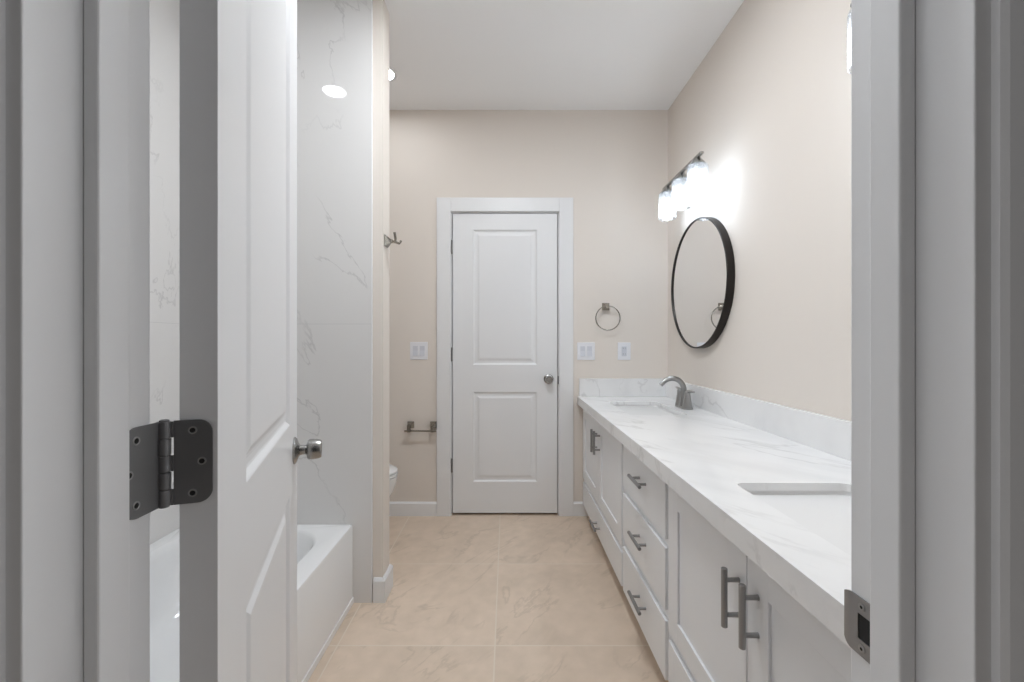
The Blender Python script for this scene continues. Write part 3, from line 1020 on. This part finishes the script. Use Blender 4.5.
# ------------------------------------------------------------------ wall accessories
# towel ring
tx, tz_ = 0.662, 1.400
tr_ = thing('towel_ring', (tx, YB, tz_), 'nickel towel ring on the back wall above the switch plates', 'towel ring')
b = new()
def frustum(b, c, ax, s0, s1, d):
    t = bmesh.new()
    lathe(t, [(s0 * 1.414, 0), (s0 * 1.414, 0.004), (s1 * 1.414, d * 0.75), (s1 * 1.414, d)], (0, 0, 0), (0, 0, 1), 4)
    bmesh.ops.rotate(t, verts=t.verts[:], matrix=Matrix.Rotation(PI / 4, 3, 'Z'))
    bmesh.ops.bevel(t, geom=t.edges[:], offset=0.0015, segments=2, affect='EDGES')
    merge(b, t, Matrix.Translation(c) @ frame_of(ax))
frustum(b, (tx, YB - 0.0005, tz_), (0, -1, 0), 0.025, 0.011, 0.045)
obj('post', b, M['accessory'], tr_)
b = new()
rc = (tx + 0.006, YB - 0.040, tz_ - 0.078)
tube(b, [(rc[0] + 0.080 * math.sin(2 * PI * k / 48), rc[1], rc[2] + 0.080 * math.cos(2 * PI * k / 48)) for k in range(48)], 0.0036, 10, cyc=True)
obj('ring', b, M['accessory'], tr_, smooth=True)

# toilet paper holder
pz = 0.600
ph = thing('toilet_paper_holder', (-0.565, YB, pz), 'empty nickel toilet paper holder on the back wall left of the door', 'toilet paper holder')
for x in (-0.645, -0.492):
    b = new(); frustum(b, (x, YB - 0.0005, pz + 0.008), (0, -1, 0), 0.023, 0.012, 0.060)
    box(b, x - 0.011, x + 0.011, YB - 0.068, YB - 0.048, pz - 0.030, pz + 0.018, 0.002)
    obj('post', b, M['accessory'], ph)
b = new(); tube(b, [(-0.675, YB - 0.058, pz - 0.022), (-0.465, YB - 0.058, pz - 0.022)], 0.0065, 14)
obj('bar', b, M['accessory'], ph, smooth=True)

# robe hook on the partition end
hz_, hy = 1.628, 2.020
rh = thing('robe_hook', (XP, hy, hz_), 'double nickel robe hook on the end of the partition', 'robe hook')
b = new(); frustum(b, (XP + 0.0005, hy, hz_), (1, 0, 0), 0.026, 0.008, 0.034)
obj('post', b, M['accessory'], rh)
for pts in ([(XP + 0.030, hy, hz_), (XP + 0.046, hy - 0.006, hz_ - 0.003), (XP + 0.052, hy - 0.022, hz_ + 0.006), (XP + 0.050, hy - 0.034, hz_ + 0.033)],
            [(XP + 0.030, hy, hz_), (XP + 0.046, hy + 0.006, hz_ - 0.003), (XP + 0.058, hy + 0.020, hz_ - 0.006), (XP + 0.062, hy + 0.036, hz_ + 0.008)]):
    b = new(); tube(b, pts, [0.007, 0.006, 0.0055, 0.006], 12)
    obj('prong', b, M['accessory'], rh, smooth=True)

# switch plates and outlet on the back wall
def plate(name, x0, x1, z0, z1, n, label, kind):
    p = thing(name, ((x0 + x1) / 2, YB, (z0 + z1) / 2), label, 'switch' if kind == 'rocker' else 'outlet')
    b = new(); box(b, x0, x1, YB - 0.006, YB - 0.0003, z0, z1, 0.002)
    obj('cover_plate', b, M['plastic'], p)
    zc = (z0 + z1) / 2
    for k in range(n):
        xc = (x0 + x1) / 2 + (k - (n - 1) / 2) * 0.046
        b = new()
        if kind == 'rocker':
            prism(b, [(YB - 0.005, zc - 0.033), (YB - 0.0105, zc - 0.033), (YB - 0.0065, zc + 0.002), (YB - 0.0072, zc + 0.033), (YB - 0.005, zc + 0.033)], 'yz', xc - 0.0165, xc + 0.0165)
            obj('rocker', b, M['rocker'], p)
        else:
            box(b, xc - 0.0165, xc + 0.0165, YB - 0.0085, YB - 0.005, zc - 0.033, zc + 0.033, 0.0015)
            rc_ = obj('receptacle', b, M['rocker'], p)
            for dz in (-0.019, 0.019):
                for dx in (-0.0065, 0.0065):
                    b = new(); box(b, xc + dx - 0.001, xc + dx + 0.001, YB - 0.0090, YB - 0.0080, zc + dz - 0.004, zc + dz + 0.005)
                    obj('slot', b, M['slot'], rc_)
plate('light_switch', -0.650, -0.532, 1.045, 1.163, 2, 'white double rocker switch plate left of the back door', 'rocker')
plate('light_switch', 0.471, 0.589, 1.043, 1.160, 2, 'white double rocker switch plate right of the back door', 'rocker')
plate('wall_outlet', 0.742, 0.828, 1.043, 1.160, 1, 'white outlet plate on the back wall near the corner', 'outlet')
